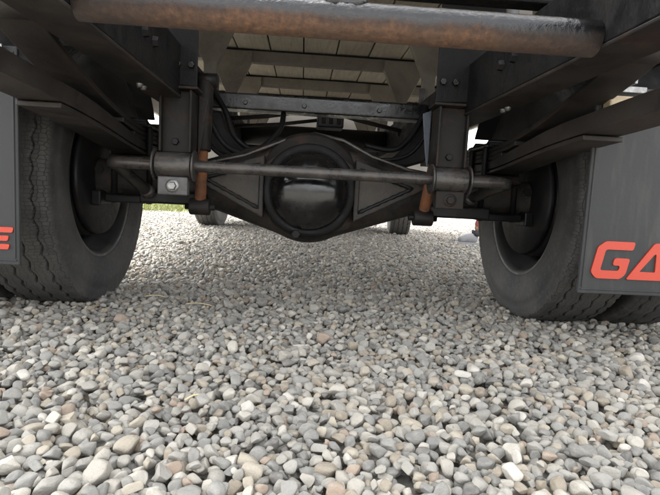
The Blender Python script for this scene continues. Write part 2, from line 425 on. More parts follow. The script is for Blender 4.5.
def gravel_nodes():
    g = bpy.data.node_groups.new('gravel_scatter', 'GeometryNodeTree')
    g.interface.new_socket('Geometry', in_out='INPUT', socket_type='NodeSocketGeometry')
    g.interface.new_socket('Geometry', in_out='OUTPUT', socket_type='NodeSocketGeometry')
    N = g.nodes.new; gi = N('NodeGroupInput'); go = N('NodeGroupOutput')
    mp = N('GeometryNodeMeshToPoints'); ip = N('GeometryNodeInstanceOnPoints'); ci = N('GeometryNodeCollectionInfo')
    ci.inputs['Collection'].default_value = sc_col; ci.inputs['Separate Children'].default_value = True; ci.inputs['Reset Children'].default_value = True
    def at(nm, ty):
        a = N('GeometryNodeInputNamedAttribute'); a.data_type = ty; a.inputs['Name'].default_value = nm; return a.outputs['Attribute']
    er = N('FunctionNodeEulerToRotation'); L = g.links.new
    L(gi.outputs[0], mp.inputs['Mesh']); L(mp.outputs[0], ip.inputs['Points']); L(ci.outputs[0], ip.inputs['Instance'])
    ip.inputs['Pick Instance'].default_value = True
    L(at('which', 'INT'), ip.inputs['Instance Index']); L(at('rot', 'FLOAT_VECTOR'), er.inputs[0])
    L(er.outputs[0], ip.inputs['Rotation']); L(at('siz', 'FLOAT_VECTOR'), ip.inputs['Scale'])
    L(ip.outputs[0], go.inputs[0]); return g
gm = gravel.modifiers.new('scatter', 'NODES'); gm.node_group = gravel_nodes()

# grass verge beyond the yard on the left
VX0, VX1, VY0, VY1 = -60.0, 0.7, 4.7, 60.0
verge = MB().add([(VX0, VY0 - 3, 0.002), (-4, VY0 - 0.2, 0.002), (VX1, VY0 + 1.2, 0.002), (VX1 + 2.5, 14, 0.002), (VX1 + 6, VY1, 0.002), (VX0, VY1, 0.002)],
                 [(0, 1, 2, 3, 4, 5)]).build('grass_verge', 'soil')
verge['kind'] = 'structure'; verge['label'] = 'flat green verge at the edge of the gravel yard'
def grass():
    rn = np.random.RandomState(2); n = 60000
    y = VY0 - 0.3 + 10 * rn.rand(n) ** 2.2; x = rn.uniform(-7, 3.5, n)
    edge = np.where(x < -4, VY0 - 0.2 + (x + 4) * 0.05, VY0 - 0.2 + (x + 4) * 0.298)
    m = (y > edge + rn.normal(0, 0.12, n)) & (x < VX1 + 0.3 * (y - 6)); x, y = x[m], y[m]; n = len(x)
    h = rn.uniform(0.02, 0.09, n); a = rn.uniform(0, 6.283, n); wd = rn.uniform(0.004, 0.009, n); ln = rn.normal(0, 0.03, (n, 2))
    V = np.zeros((n, 3, 3)); z = -0.01
    V[:, 0] = np.stack([x - np.cos(a) * wd, y - np.sin(a) * wd, np.full(n, z)], 1)
    V[:, 1] = np.stack([x + np.cos(a) * wd, y + np.sin(a) * wd, np.full(n, z)], 1)
    V[:, 2] = np.stack([x + ln[:, 0], y + ln[:, 1], h], 1)
    me = bpy.data.meshes.new('grass'); me.from_pydata(V.reshape(-1, 3).tolist(), [], np.arange(3 * n).reshape(-1, 3).tolist())
    me.materials.append(MAT['grass']); o = bpy.data.objects.new('grass', me); COL.objects.link(o)
    tag(o, 'short yellow green grass growing along the yard edge', 'grass', kind='stuff')
grass()

# ------------------------------------------------------------------ truck
truck = empty('flatbed_truck', (0, 0, 0))
tag(truck, 'light flatbed truck with dual rear wheels seen from underneath at its tail', 'truck')

# frame rails: web towards the middle, flanges outward
RX0, RX1, RZ0, RZ1 = 0.335, 0.408, 0.527, 0.645
OX = -0.018      # the axle, hangers and bar sit a little off the frame's centre line
for s in (-1, 1):
    prof = [(s * RX0, RZ0 + 0.007), (s * (RX0 + 0.006), RZ0 + 0.007), (s * (RX0 + 0.006), RZ1 - 0.006),
            (s * RX1, RZ1 - 0.006), (s * RX1, RZ1), (s * RX0, RZ1)]
    rail = MB().prism(prof, 5.3, 'Y', -1.0).build('frame_rail', 'soot', truck, 0.002)
    MB().box(*sorted((s * (RX0 - 0.001), s * RX1)), -1.0, 4.3, RZ0, RZ0 + 0.0065).build('lower_flange', 'rail', rail, 0.002)
    for y, z in ((-0.5, 0.59), (-0.44, 0.59), (-0.06, 0.565), (-0.06, 0.615), (0.1, 0.58), (0.6, 0.58)):
        MB().lathe([(0, 0), (-s * 0.010, 0), (-s * 0.010, 0.009), (0, 0.011)], (s * RX0, y, z), 'X', 6, False).build('bolt', 'black', rail, 0.001)
    for y in (-0.36, -0.335):
        MB().lathe([(-0.007, 0), (-0.007, 0.005), (0.0, 0.007)], (s * 0.385, y, RZ0), 'Z', 10).build('rivet', 'steel', rail)

# tube across the tail
TY, TZ, TR = -0.76, 0.545, 0.0235
tubeo = MB().tube([(x, TY, TZ) for x in np.linspace(-0.334, 0.334, 24)], TR, 32).build('cross_tube', 'tube', truck, org=(0, TY, TZ))
MB().box(-0.40, 0.40, -0.58, -0.54, 0.657, 0.70).build('tail_channel', 'soot', truck, 0.004)
wb = MB()
rn = random.Random(4)
ptsw = [(-0.028 + 0.007 * i, TY - 0.010 + rn.uniform(-0.002, 0.002), TZ + TR - 0.004 + rn.uniform(-0.002, 0.002)) for i in range(9)]
wb.tube(ptsw, [0.004, 0.007, 0.009, 0.006, 0.0085, 0.006, 0.009, 0.006, 0.003], 10).build('weld_bead', 'gloss', tubeo)

# plates facing the tail, bolted between rail and hanger
for s in (-1, 1):
    po = MB()
    ang = R(20)
    y0 = -0.235
    p = [(0.278, 0.552), (0.430, 0.560), (0.430, 0.78), (0.278, 0.78)]
    po.prism([(s * u + OX, v) for u, v in p], 0.006, 'Y', y0)
    plate = po.build('mounting_plate', 'soot', truck, 0.002)
    MB().box(OX + min(s * 0.274, s * 0.350), OX + max(s * 0.274, s * 0.350), y0 - 0.012, y0 + 0.05, 0.545, 0.551).build('lower_flange', 'dusty', plate, 0.0015)
    for u, v in ((0.292, 0.695), (0.322, 0.695), (0.292, 0.600), (0.322, 0.600)):
        MB().lathe([(-0.009, 0), (-0.009, 0.0075), (0, 0.009)], (s * u + OX, y0, v), 'Y', 6, False).build('bolt', 'gloss', plate, 0.001)

# anti-roll bar
BY, BZ, BR = -0.235, 0.372, 0.0155
def bar_pts():
    def side(s):
        c = []; r = 0.020
        for i in range(8):      # tight bend, then the arm doubles back inward and down
            t = R(122 * i / 7)
            c.append((OX + s * (0.452 + r * math.sin(t)), BY + r * (1 - math.cos(t)), BZ - 0.004 * i / 7))
        e = c[-1]
        c.append((OX + s * 0.425, BY + 0.135, 0.318 + s * 0.012)); return c
    L = side(-1)[::-1]; return L + [(-0.2, BY, BZ), (0, BY, BZ), (0.2, BY, BZ)] + side(1)
bp = bar_pts()
bar = MB().tube(bp, [0.0135 if abs(p[0] - OX) < 0.3 else 0.0140 for p in bp], 20).build('anti_roll_bar', 'bar', truck)
for s in (-1, 1):
    e = Vector(bp[0] if s < 0 else bp[-1])
    MB().tube([e + Vector((s * 0.004, -0.012, 0.006)), e + Vector((0, 0, 0)), e + Vector((-s * 0.004, 0.016, -0.006))], [0.017, 0.019, 0.012], 14).build('bar_end', 'bar', bar)

# hangers carrying the bar
for s in (-1, 1):
    a, b = (0.288, 0.362)
    x0, x1 = sorted((OX + s * a, OX + s * b))
    yb = BY + 0.012
    m = MB().box(x0, x1, yb, yb + 0.006, BZ + 0.03, 0.544)
    m.box(x0, x0 + 0.006, yb - 0.018, yb + 0.05, BZ + 0.03, 0.544).box(x1 - 0.006, x1, yb - 0.018, yb + 0.05, BZ + 0.03, 0.544)
    hang = m.build('hanger_bracket', 'dusty', truck, 0.002)
    # flared inner gusset; bluish light is painted into the right one
    gx = OX + s * (a - 0.002)
    MB().prism([(gx, 0.544), (gx - s * 0.022, 0.535), (gx - s * 0.010, 0.44), (gx - s * 0.004, 0.405), (gx, 0.405)], 0.005, 'Y', yb + 0.05)  .build('gusset', 'blue_lit' if s > 0 else 'dusty', hang, 0.0015)
    # sleeve round the bar
    sx0, sx1 = x0 - 0.004, x1 + 0.004
    MB().tube([(sx0, BY, BZ), (sx1, BY, BZ)], 0.0295, 28).build('bush_sleeve', 'bar', hang, 0.003)
    for xx in (sx0 - 0.006, sx1 + 0.002):
        MB().tube([(xx, BY, BZ), (xx + 0.005, BY, BZ)], 0.036, 28).build('sleeve_collar', 'bar', hang, 0.0015)
    cx = (x0 + x1) / 2
    MB().box(cx - 0.034, cx + 0.034, BY - 0.018, BY + 0.006, BZ - 0.069, BZ - 0.027).build('clamp_foot', 'grey' if s < 0 else 'dusty', hang, 0.003)
    MB().lathe([(-0.026, 0), (-0.026, 0.009), (-0.018, 0.011)], (cx, BY, BZ - 0.048), 'Y', 6, False).build('bolt', 'steel' if s < 0 else 'dusty', hang, 0.001)
    MB().lathe([(-0.0195, 0.008), (-0.0195, 0.0155), (-0.018, 0.0155)], (cx, BY, BZ - 0.048), 'Y', 20).build('washer', 'steel' if s < 0 else 'dusty', hang)
    MB().lathe([(-0.008, 0), (-0.008, 0.008), (0, 0.009)], (cx - 0.002, yb, BZ + 0.055), 'Y', 6, False).build('bolt', 'black', hang, 0.001)

# rear axle housing
AZ = 0.338
def housing():
    m = MB()
    xs = np.linspace(-0.60, 0.60, 73); rings = []
    vs = []; fs = []; seg = 28
    for i, x in enumerate(xs):
        ax = abs(x + 0.026)
        if ax < 0.145: rz = math.sqrt(max(0.155 ** 2 - ax ** 2, 0)) ; t = 0
        else: rz = 0
        # straight taper tangent to the ring
        tp = 0.150 - (ax - 0.03) * 0.33
        rz = max(rz, min(tp, 0.142)) if ax < 0.32 else 0
        rz = max(rz, 0.052); ry = 0.052 + 0.03 * max(0, 1 - ax / 0.2)
        for k in range(seg):
            a = 2 * math.pi * k / seg; c, sn = math.cos(a), math.sin(a)
            e = 0.75
            vs.append((x, ry * math.copysign(abs(c) ** e, c), AZ + rz * math.copysign(abs(sn) ** e, sn)))
    n = len(xs)
    fs = [[i * seg + k, i * seg + (k + 1) % seg, (i + 1) * seg + (k + 1) % seg, (i + 1) * seg + k] for i in range(n - 1) for k in range(seg)]
    m.add(vs, fs, True); return m
axle = housing().build('axle_housing', 'axle', truck)
DX = -0.026
# round cover with flange
cov = MB().lathe([(-0.090, 0.105), (-0.100, 0.103), (-0.118, 0.097), (-0.138, 0.084), (-0.152, 0.066), (-0.160, 0.042), (-0.163, 0.018), (-0.1635, 0.0)],
                 (DX, 0, AZ - 0.010), 'Y', 72).build('axle_cover', 'cover', axle)
MB().lathe([(-0.070, 0.124), (-0.092, 0.124), (-0.095, 0.121), (-0.097, 0.104), (-0.090, 0.098)], (DX, 0, AZ - 0.008), 'Y', 64).build('cover_flange', 'soot', axle)
MB().lathe([(-0.108, 0), (-0.108, 0.011), (-0.090, 0.013)], (DX - 0.03, 0.004, AZ - 0.124), 'Y', 6, False).build('drain_plug', 'black', axle, 0.001)
for s in (-1, 1):
    # triangular pocket plate and the weld ribs round it
    tri = [(0.130, AZ + 0.058), (0.130, AZ - 0.062), (0.285, AZ + 0.012)]
    MB().prism([(DX + s * u, v) for u, v in tri], 0.012, 'Y', -0.094).build('pocket_plate', 'web', axle, 0.002)
    ring_o = [(0.120, AZ + 0.080), (0.120, AZ - 0.086), (0.315, AZ + 0.013)]
    ring_i = [(0.133, AZ + 0.055), (0.133, AZ - 0.060), (0.275, AZ + 0.0115)]
    MB().ring([(DX + s * u, v) for u, v in ring_o], [(DX + s * u, v) for u, v in ring_i], 0.040, -0.101).build('rib', 'axle', axle, 0.004)
    rnw = random.Random(9)
    for (p0, p1) in ((ring_i[1], ring_i[2]), (ring_i[2], ring_i[0])):
        pts = []; rad = []
        for i in range(15):
            t = i / 14; pts.append((DX + s * (p0[0] + (p1[0] - p0[0]) * t), -0.099 + rnw.uniform(-0.001, 0.001), p0[1] + (p1[1] - p0[1]) * t)); rad.append(0.0035 + 0.002 * (i % 2) + rnw.uniform(0, 0.001))
        MB().tube(pts, rad, 8).build('weld_bead', 'black', axle)
    # spring seat pad and lower plate
    MB().box(s * 0.5 - 0.055, s * 0.5 + 0.055, -0.075, 0.075, AZ + 0.040, 0.400).build('spring_pad', 'dusty', axle, 0.006)
    MB().box(s * 0.5 - 0.06, s * 0.5 + 0.06, -0.085, 0.085, AZ - 0.064, AZ - 0.044).build('lower_plate', 'black', axle, 0.004)
    MB().box(*sorted((s * 0.30, s * 0.47)), -0.09, 0.06, AZ - 0.062, AZ - 0.03).build('shock_bracket', 'black', axle, 0.005)
    # brake backing plate, adjuster and cylinder
    MB().lathe([(0.0, 0.05), (0.0, 0.155), (s * 0.012, 0.160), (s * 0.020, 0.150)], (s * 0.597, 0, AZ), 'X', 48).build('brake_plate', 'black', axle)
    MB().box(*sorted((s * 0.572, s * 0.597)), -0.08, -0.02, AZ - 0.075, AZ - 0.035).build('adjuster_box', 'black', axle, 0.004)
    MB().lathe([(-0.008, 0), (-0.008, 0.007), (0, 0.008)], (s * 0.588, -0.02, AZ + 0.004), 'X', 6, False).build('bolt', 'steel', axle, 0.001)
    MB().tube([(s * 0.585, -0.06, AZ + 0.02), (s * 0.585, 0.0, AZ + 0.02)], 0.011, 14).build('wheel_cylinder', 'black', axle)
# pinion nose and drive shaft
MB().lathe([(0.05, 0.13), (0.12, 0.11), (0.2, 0.07), (0.3, 0.055), (0.31, 0.03)], (0.0, 0, AZ + 0.012), 'Y', 32).build('pinion_nose', 'axle', axle)
MB().tube([(0.03, 0.31, AZ + 0.012), (0.03, 0.45, AZ + 0.02), (0.02, 1.9, 0.50)], 0.036, 20).build('drive_shaft', 'black', truck)
MB().lathe([(-0.06, 0.0), (-0.06, 0.135), (-0.05, 0.143), (0.05, 0.15), (0.06, 0.145), (0.09, 0.05)], (DX, 0.0, AZ + 0.005), 'Y', 40).build('housing_back', 'dusty', axle)

# shock absorbers: rusty lower tube, dark dust cover, eye at the bottom
for s, dx, dy in ((-1, 0.0, 0.0), (1, 0.018, 0.0)):
    xb = OX * 0.8 + s * 0.292; zb = 0.274; yb = -0.115; zt = 0.60; xt = xb + s * (dx * 3.0) * 1.0
    P = lambda t: (xb + (xt - xb) * t, yb + 0.03 * t, zb + (zt - zb) * t)
    sh = MB().tube([P(0.03), P(0.46)], 0.0145, 18).build('shock_absorber', 'rust', truck)
    MB().tube([P(0.44), P(0.985)], 0.0215, 20).build('dust_cover', 'dusty', sh, 0.003)
    MB().tube([(xb - 0.026, yb, zb), (xb + 0.026, yb, zb)], 0.021, 18).build('lower_eye', 'dusty', sh, 0.003)
    MB().tube([(xb - 0.038, yb, zb), (xb + 0.038, yb, zb)], 0.008, 6).build('eye_bolt', 'black', sh)
    MB().tube([(xt - 0.03, P(1)[1], zt), (xt + 0.03, P(1)[1], zt)], 0.018, 14).build('upper_eye', 'black', sh)

# leaf springs
SX, SW = 0.50, 0.038
def leaf(s, zf, y0, y1, thick, x=SX, w=SW, n=28):
    vs = []; fs = []; tf = thick if callable(thick) else (lambda y: thick)
    for i in range(n + 1):
        y = y0 + (y1 - y0) * i / n; z = zf(y); th = tf(y)
        for dx, dz in ((-w, 0), (w, 0), (w, th), (-w, th)): vs.append((s * x + dx, y, z + dz))
    for i in range(n):
        a = 4 * i; b = a + 4
        for k in range(4): fs.append([a + k, a + (k + 1) % 4, b + (k + 1) % 4, b + k])
    fs += [[3, 2, 1, 0], [4 * n, 4 * n + 1, 4 * n + 2, 4 * n + 3]]
    return MB().add(vs, fs)
for s in (-1, 1):
    spr = empty('leaf_spring', (s * SX, 0, 0.45), truck)
    main = lambda y: 0.460 + 0.107 * (y / 0.6) ** 2
    for k, (L, dz) in enumerate(((0.60, 0.0), (0.23, -0.0115), (0.15, -0.023))):
        leaf(s, lambda y: main(y) + dz, -L, L, 0.011).build('leaf', 'spring', spr, 0.002)
    aux = lambda y: 0.412 + 0.050 * (1 - math.exp(-(y / 0.35) ** 2)) + 0.03 * max(0, abs(y) - 0.55)
    leaf(s, aux, -0.92, 0.75, lambda y: 0.020 + 0.014 * min(1, abs(y) / 0.4)).build('leaf', 'spring', spr, 0.002)
    leaf(s, lambda y: aux(y) - 0.0115, -0.53, 0.50, 0.009).build('leaf', 'spring', spr, 0.002)
    ze = main(-0.6) + 0.028
    MB().tube([(s * SX - 0.036, -0.605, ze), (s * SX + 0.036, -0.605, ze)], 0.030, 24).build('spring_eye', 'spring', spr, 0.003)
    MB().tube([(s * SX - 0.052, -0.605, ze), (s * SX + 0.052, -0.605, ze)], 0.012, 12).build('eye_bolt', 'steel', spr, 0.002)
    MB().tube([(s * SX - 0.036, 0.605, ze), (s * SX + 0.036, 0.605, ze)], 0.030, 24).build('spring_eye', 'spring', spr, 0.003)
    for k in (-1, 1):
        MB().prism([(-0.635, ze - 0.03), (-0.575, ze - 0.03), (-0.555, 0.70), (-0.655, 0.70)], 0.006, 'X', s * SX + k * 0.046 - 0.003).build('shackle_plate', 'black', spr, 0.002)
    MB().box(*sorted((s * 0.409, s * 0.56)), -0.67, -0.54, 0.70, 0.73).build('shackle_mount', 'black', spr, 0.004)
    MB().prism([(0.56, ze - 0.04), (0.65, ze - 0.04), (0.72, 0.72), (0.50, 0.72)], 0.09, 'X', s * SX - 0.045).build('front_hanger', 'black', spr, 0.004)
    MB().box(s * SX - 0.050, s * SX + 0.050, -0.09, 0.09, 0.472, 0.487).build('spring_cap', 'black', spr, 0.008)
    for y in (-0.055, 0.055):
        zt = 0.490
        MB().tube([(s * SX - 0.046, y, AZ - 0.066), (s * SX - 0.046, y, zt - 0.02), (s * SX - 0.036, y, zt), (s * SX + 0.036, y, zt), (s * SX + 0.046, y, zt - 0.02), (s * SX + 0.046, y, AZ - 0.066)], 0.008, 10).build('u_bolt', 'black', spr)

# crossmembers, pipes and other parts between the rails
def xmember(y, z0, z1, dy, mat):
    return MB().box(-RX0 + 0.001, RX0 - 0.001, y, y + dy, z0, z1).build('frame_crossmember', mat, truck, 0.006, seg=3)
xm = xmember(0.06, 0.556, 0.602, 0.07, 'gloss')
for x in (-0.22, -0.05, 0.17):
    MB().lathe([(-0.006, 0), (-0.006, 0.006), (0, 0.008)], (x, 0.06, 0.575), 'Y', 6, False).build('bolt', 'gloss', xm)
MB().tube([(-RX0 + 0.001, 0.95, 0.585), (RX0 - 0.001, 0.95, 0.585)], 0.048, 24).build('frame_crossmember', 'black', truck)
xmember(2.0, 0.55, 0.66, 0.07, 'black')
MB().tube([(-0.40, 0.58, 0.592), (-0.2, 0.575, 0.615), (0.0, 0.57, 0.652), (0.03, 0.57, 0.652), (0.16, 0.575, 0.622), (0.40, 0.58, 0.578)], 0.0085, 10).build('equalizer_bar', 'dusty', truck)
MB().tube([(-0.34, 0.62, 0.575), (-0.15, 0.61, 0.592), (0.0, 0.60, 0.615)], 0.007, 10).build('brake_cable', 'dusty', truck)
blk = MB().box(0.0, 0.105, 0.56, 0.66, 0.585, 0.655).build('load_regulator', 'black', truck, 0.006)
for x in (0.025, 0.055, 0.085):
    MB().tube([(x, 0.555, 0.60), (x, 0.555, 0.64)], 0.007, 10).build('fitting', 'dusty', blk)
MB().tube([(-0.02, -0.03, 0.488), (0.06, -0.06, 0.470), (0.14, -0.07, 0.430), (0.24, -0.075, 0.400), (0.32, -0.07, 0.39), (0.55, -0.06, 0.372)], 0.0048, 8).build('brake_pipe', 'bar', truck)
MB().tube([(-0.02, -0.03, 0.486), (-0.10, -0.05, 0.462), (-0.2, -0.075, 0.415), (-0.30, -0.07, 0.39), (-0.55, -0.06, 0.372)], 0.0048, 8).build('brake_pipe', 'bar', truck)
hz = [[(-0.325, 0.0, 0.58), (-0.30, -0.02, 0.50), (-0.25, -0.02, 0.435), (-0.16, -0.01, 0.425), (-0.08, 0.0, 0.47)],
      [(-0.325, 0.03, 0.55), (-0.315, 0.0, 0.46), (-0.27, -0.01, 0.415), (-0.22, -0.02, 0.41)],
      [(-0.31, 0.05, 0.60), (-0.27, 0.03, 0.54), (-0.24, 0.02, 0.47), (-0.18, 0.03, 0.44), (-0.12, 0.06, 0.50), (-0.11, 0.09, 0.556)],
      [(0.325, 0.02, 0.58), (0.29, 0.0, 0.49), (0.24, 0.0, 0.44), (0.15, 0.0, 0.43), (0.07, 0.0, 0.46)],
      [(0.31, 0.05, 0.59), (0.26, 0.03, 0.50), (0.21, 0.02, 0.46), (0.13, 0.03, 0.47)]]
def smooth_path(p, n=6):
    p = [Vector(a) for a in p]; out = []
    for i in range(len(p) - 1):
        a, b, c, e = p[max(i - 1, 0)], p[i], p[i + 1], p[min(i + 2, len(p) - 1)]
        for k in range(n):
            t = k / n
            out.append(0.5 * ((2 * b) + (c - a) * t + (2 * a - 5 * b + 4 * c - e) * t * t + (3 * b - a - 3 * c + e) * t ** 3))
    return out + [p[-1]]
for k, p in enumerate(hz):
    MB().tube(smooth_path(p), 0.008 if k % 2 == 0 else 0.006, 10).build('brake_hose', 'soot', truck)
# bump stops under the rails: curved dark brackets
for s in (-1, 1):
    pts = [(s * 0.334, 0.60)] + [(s * (0.334 - 0.13 * math.sin(R(a))), 0.60 - 0.15 * (1 - math.cos(R(a))) * 1.0 - 0.02) for a in (0,)]
    outline = [(0.334, 0.545), (0.29, 0.548), (0.27, 0.50), (0.235, 0.455), (0.20, 0.43), (0.215, 0.415), (0.26, 0.415), (0.31, 0.432), (0.334, 0.455)]
    MB().prism([(s * u, v) for u, v in outline], 0.06, 'Y', 0.055).build('bump_stop_bracket', 'black', truck, 0.008)
# exhaust silencer ahead of the axle
MB().lathe([(-0.34, 0.02), (-0.34, 0.055), (-0.325, 0.065), (0.24, 0.065), (0.255, 0.055), (0.255, 0.02)], (-0.02, 1.25, 0.55), 'X', 32).build('silencer', 'black', truck)

# mudguards over the dual wheels
for s in (-1, 1):
    po = [(-math.cos(R(a)) * 0.430, 0.336 + math.sin(R(a)) * 0.430) for a in range(18, 152, 6)]
    pi_ = [(-math.cos(R(a)) * 0.422, 0.336 + math.sin(R(a)) * 0.422) for a in range(150, 17, -6)]
    MB().prism(po + pi_, 0.45, 'X', min(s * 0.565, s * 1.015)).build('mudguard', 'black', truck, 0.001)
    MB().box(*sorted((s * 0.409, s * 1.0)), 0.05, 0.09, 0.775, 0.80).build('mudguard_stay', 'black', truck, 0.003)

# mud flaps
GLY = {'E': [[(0, 0), (1, 0), (1, .24), (.28, .24), (.28, .38), (.9, .38), (.9, .62), (.28, .62), (.28, .76), (1, .76), (1, 1), (0, 1)]],
       'G': [[(.18, 0), (.86, 0), (.98, .14), (.98, .56), (.55, .56), (.55, .36), (.76, .36), (.76, .22), (.24, .22), (.24, .78), (1, .78), (1, 1), (.18, 1), (0, .84), (0, .16)]],
       'Z': [[(0, 0), (1, 0), (1, .24), (.40, .24), (1, .78), (1, 1), (0, 1), (0, .76), (.60, .76), (0, .22)]],
       'L': [[(0, 0), (.92, 0), (.92, .24), (.28, .24), (.28, 1), (0, 1)]]}
A_OUT = [(0, 0), (1.06, 0), (1.02, 1), (.72, 1)]; A_IN = [(.36, .22), (.80, .22), (.79, .70), (.74, .70)]
def rounded(P, r=0.07, n=4):
    out = []; N = len(P)
    for i in range(N):
        a, b, c = Vector(P[i - 1]), Vector(P[i]), Vector(P[(i + 1) % N])
        d0, d1 = (a - b), (c - b); q_ = min(r, d0.length * 0.45, d1.length * 0.45)
        p0, p1 = b + d0.normalized() * q_, b + d1.normalized() * q_
        for k in range(n + 1):
            t = k / n; out.append(tuple((1 - t) ** 2 * p0 + 2 * t * (1 - t) * b + t * t * p1))
    return out
def glyph(ch):
    m = MB(); d = 0.003; sh = lambda P: [(u + 0.20 * v, v) for u, v in P]
    if ch == 'A': m.ring(rounded(A_OUT), rounded(A_IN, 0.03), 0.04)
    else:
        for P in GLY[ch]: m.prism(rounded(sh(P)), 0.04, 'Y', 0)
    me = m.mesh('letter_' + ch.lower()); me.materials.append(MAT['red']); return me
GM = {c: glyph(c) for c in 'GAZEL'}
FY = -0.46
for s, xin, xout, zb, zt, lw, lh, tx, tz in ((-1, 0.572, 1.06, 0.158, 0.56, 0.050, 0.042, -1.005, 0.188), (1, 0.522, 1.06, 0.150, 0.56, 0.075, 0.076, 0.541, 0.1825)):
    x0, x1 = sorted((s * xin, s * xout))
    fl = MB().box(x0, x1, FY, FY + 0.008, zb, zt).build('mud_flap', 'flap', truck, 0.002)
    fl['label'] = 'grey rubber mud flap with red raised lettering'
    MB().box(x0 + 0.004, x1 - 0.004, FY - 0.0022, FY + 0.001, zb + 0.008, zb + 0.011).build('moulded_rib', 'flap', fl, 0.001)
    xi = s * (xin + 0.006)
    MB().box(min(xi, xi + s * 0.003), max(xi, xi + s * 0.003), FY - 0.0022, FY + 0.001, zb + 0.013, zt - 0.01).build('moulded_rib', 'flap', fl, 0.001)
    adv = lw * 1.02 + (0.0095 if s < 0 else 0.0005)
    if s < 0: tx = -xin - 0.013 - adv * 6 - lw * 1.12
    for k, ch in enumerate('GAZELLE'):
        o = place('letter', GM[ch], fl, (tx + k * adv, FY - 0.0028, tz), 0.0012)
        o.scale = (lw, 0.08, lh)
    MB().box(*sorted((s * (xin + 0.010), s * (xin + 0.062))), FY - 0.026, FY - 0.002, zt - 0.046, zt - 0.022).build('wooden_batten', 'batten', fl, 0.003)
    xb = s * (xin + 0.055)
    hb = MB().box(xb - 0.035, xb + 0.035, FY - 0.012, FY - 0.006, zt - 0.012, zt + 0.0) .box(xb - 0.003, xb + 0.003, FY - 0.03, FY - 0.005, zt + 0.0005, zt + 0.16)
    hb.build('flap_bracket', 'steel', fl, 0.0015)
    MB().box(*sorted((s * 0.56, s * 1.0)), FY - 0.02, FY + 0.02, zt + 0.161, zt + 0.20).build('flap_carrier', 'black', fl, 0.003)

# wheels
def tyre_mesh(r=0.342, hw=0.0925, seg=240):
    prof = []  # (x, r, follow zigzag)
    side = [(0.066, 0.205), (0.078, 0.209), (0.082, 0.218), (0.086, 0.236), (0.0908, 0.262), (0.0912, 0.276), (0.0908, 0.290), (0.0900, 0.2915), (0.0898, 0.306), (0.0888, 0.3185), (0.0862, 0.3285)]
    L = [(-x, rr, 0) for x, rr in side]
    tr = [(-0.082, 0.3345, 0)]
    for g in (-0.058, -0.020, 0.020, 0.058):
        crown = lambda x: r - 0.0045 * (x / 0.07) ** 2
        for dx, dr in ((-0.0045, -0.0008), (-0.0034, -0.001), (-0.0024, -0.0085), (0.0024, -0.0085), (0.0034, -0.001), (0.0045, -0.0008)):
            tr.append((g + dx, crown(g + dx) + dr + 0.0008, 1 if g < 0 else -1))
        if g < 0.05: tr.append((g + 0.019, crown(g + 0.019), 0))
    tr.append((0.082, 0.3345, 0))
    P = L + tr + [(x, rr, 0) for x, rr in side[::-1]]
    n = len(P); per = 48
    vs = []; uv = []
    for k in range(seg):
        a = 2 * math.pi * k / seg
        ph = (k * per / seg) % 1.0
        zz = (abs(ph - 0.5) * 4 - 1) * 0.0042
        notch = 1 if (k % 5) == 0 else 0
        for x, rr, f in P:
            # shoulder notches
            rr2 = rr - (0.0035 if notch and 0.080 < abs(x) < 0.0895 and rr > 0.315 else 0)
            vs.append((x + f * zz, rr2 * math.cos(a), rr2 * math.sin(a)))
    fs = []; uvs = []
    cum = [i / (n - 1) for i in range(n)]
    # v is made from the profile's x on the tread: 0.3..0.7 across it
    def vv(i):
        x, rr, f = P[i]
        if rr > 0.317: return 0.5 + x / 0.0895 * 0.199
        return 0.1 if x < 0 else 0.9
    for k in range(seg):
        k2 = (k + 1) % seg
        for i in range(n - 1):
            fs.append([k * n + i, k2 * n + i, k2 * n + i + 1, k * n + i + 1])
            u0, u1 = k / seg, (k + 1) / seg
            uvs += [(u0, vv(i)), (u1, vv(i)), (u1, vv(i + 1)), (u0, vv(i + 1))]
    me = bpy.data.meshes.new('tyre'); me.from_pydata(vs, [], fs)
    ul = me.uv_layers.new(name='UVMap'); ul.data.foreach_set('uv', np.array(uvs, np.float32).ravel())
    me.polygons.foreach_set('use_smooth', [True] * len(fs)); me.materials.append(MAT['rubber'])
    me.update(); return me
TYRE = tyre_mesh(); TYRE_LIT_DUSTY = TYRE.copy(); TYRE_LIT_DUSTY.materials[0] = MAT['lit_dusty_rubber']
RIM = MB().lathe([(-0.076, 0.203), (-0.080, 0.214), (-0.077, 0.219), (-0.072, 0.214), (-0.068, 0.202), (-0.040, 0.197), (-0.025, 0.180), (0.02, 0.180), (0.045, 0.197), (0.068, 0.202), (0.072, 0.214), (0.077, 0.219), (0.080, 0.214), (0.076, 0.200),
                  (0.060, 0.193), (0.050, 0.188), (0.035, 0.172), (-0.02, 0.171), (-0.035, 0.190), (-0.062, 0.196)], (0, 0, 0), 'X', 72, close=True).mesh('rim')
RIM.materials.append(MAT['rim'])
DISC = MB().lathe([(0.03, 0.172), (0.045, 0.160), (0.060, 0.13), (0.055, 0.09), (0.055, 0.045), (0.050, 0.045), (0.048, 0.09), (0.052, 0.13), (0.038, 0.156), (0.02, 0.171)], (0, 0, 0), 'X', 60, close=True).mesh('wheel_disc')
DISC.materials.append(MAT['rim'])
DRUM = MB().lathe([(-0.055, 0.05), (-0.055, 0.150), (-0.048, 0.156), (0.030, 0.156), (0.040, 0.145), (0.046, 0.05)], (0, 0, 0), 'X', 48).mesh('brake_drum')
DRUM.materials.append(MAT['black'])
HUB = MB().lathe([(-0.06, 0.045), (0.05, 0.044), (0.075, 0.040), (0.082, 0.03), (0.084, 0.0)], (0, 0, 0), 'X', 24).mesh('hub')
HUB.materials.append(MAT['rim'])
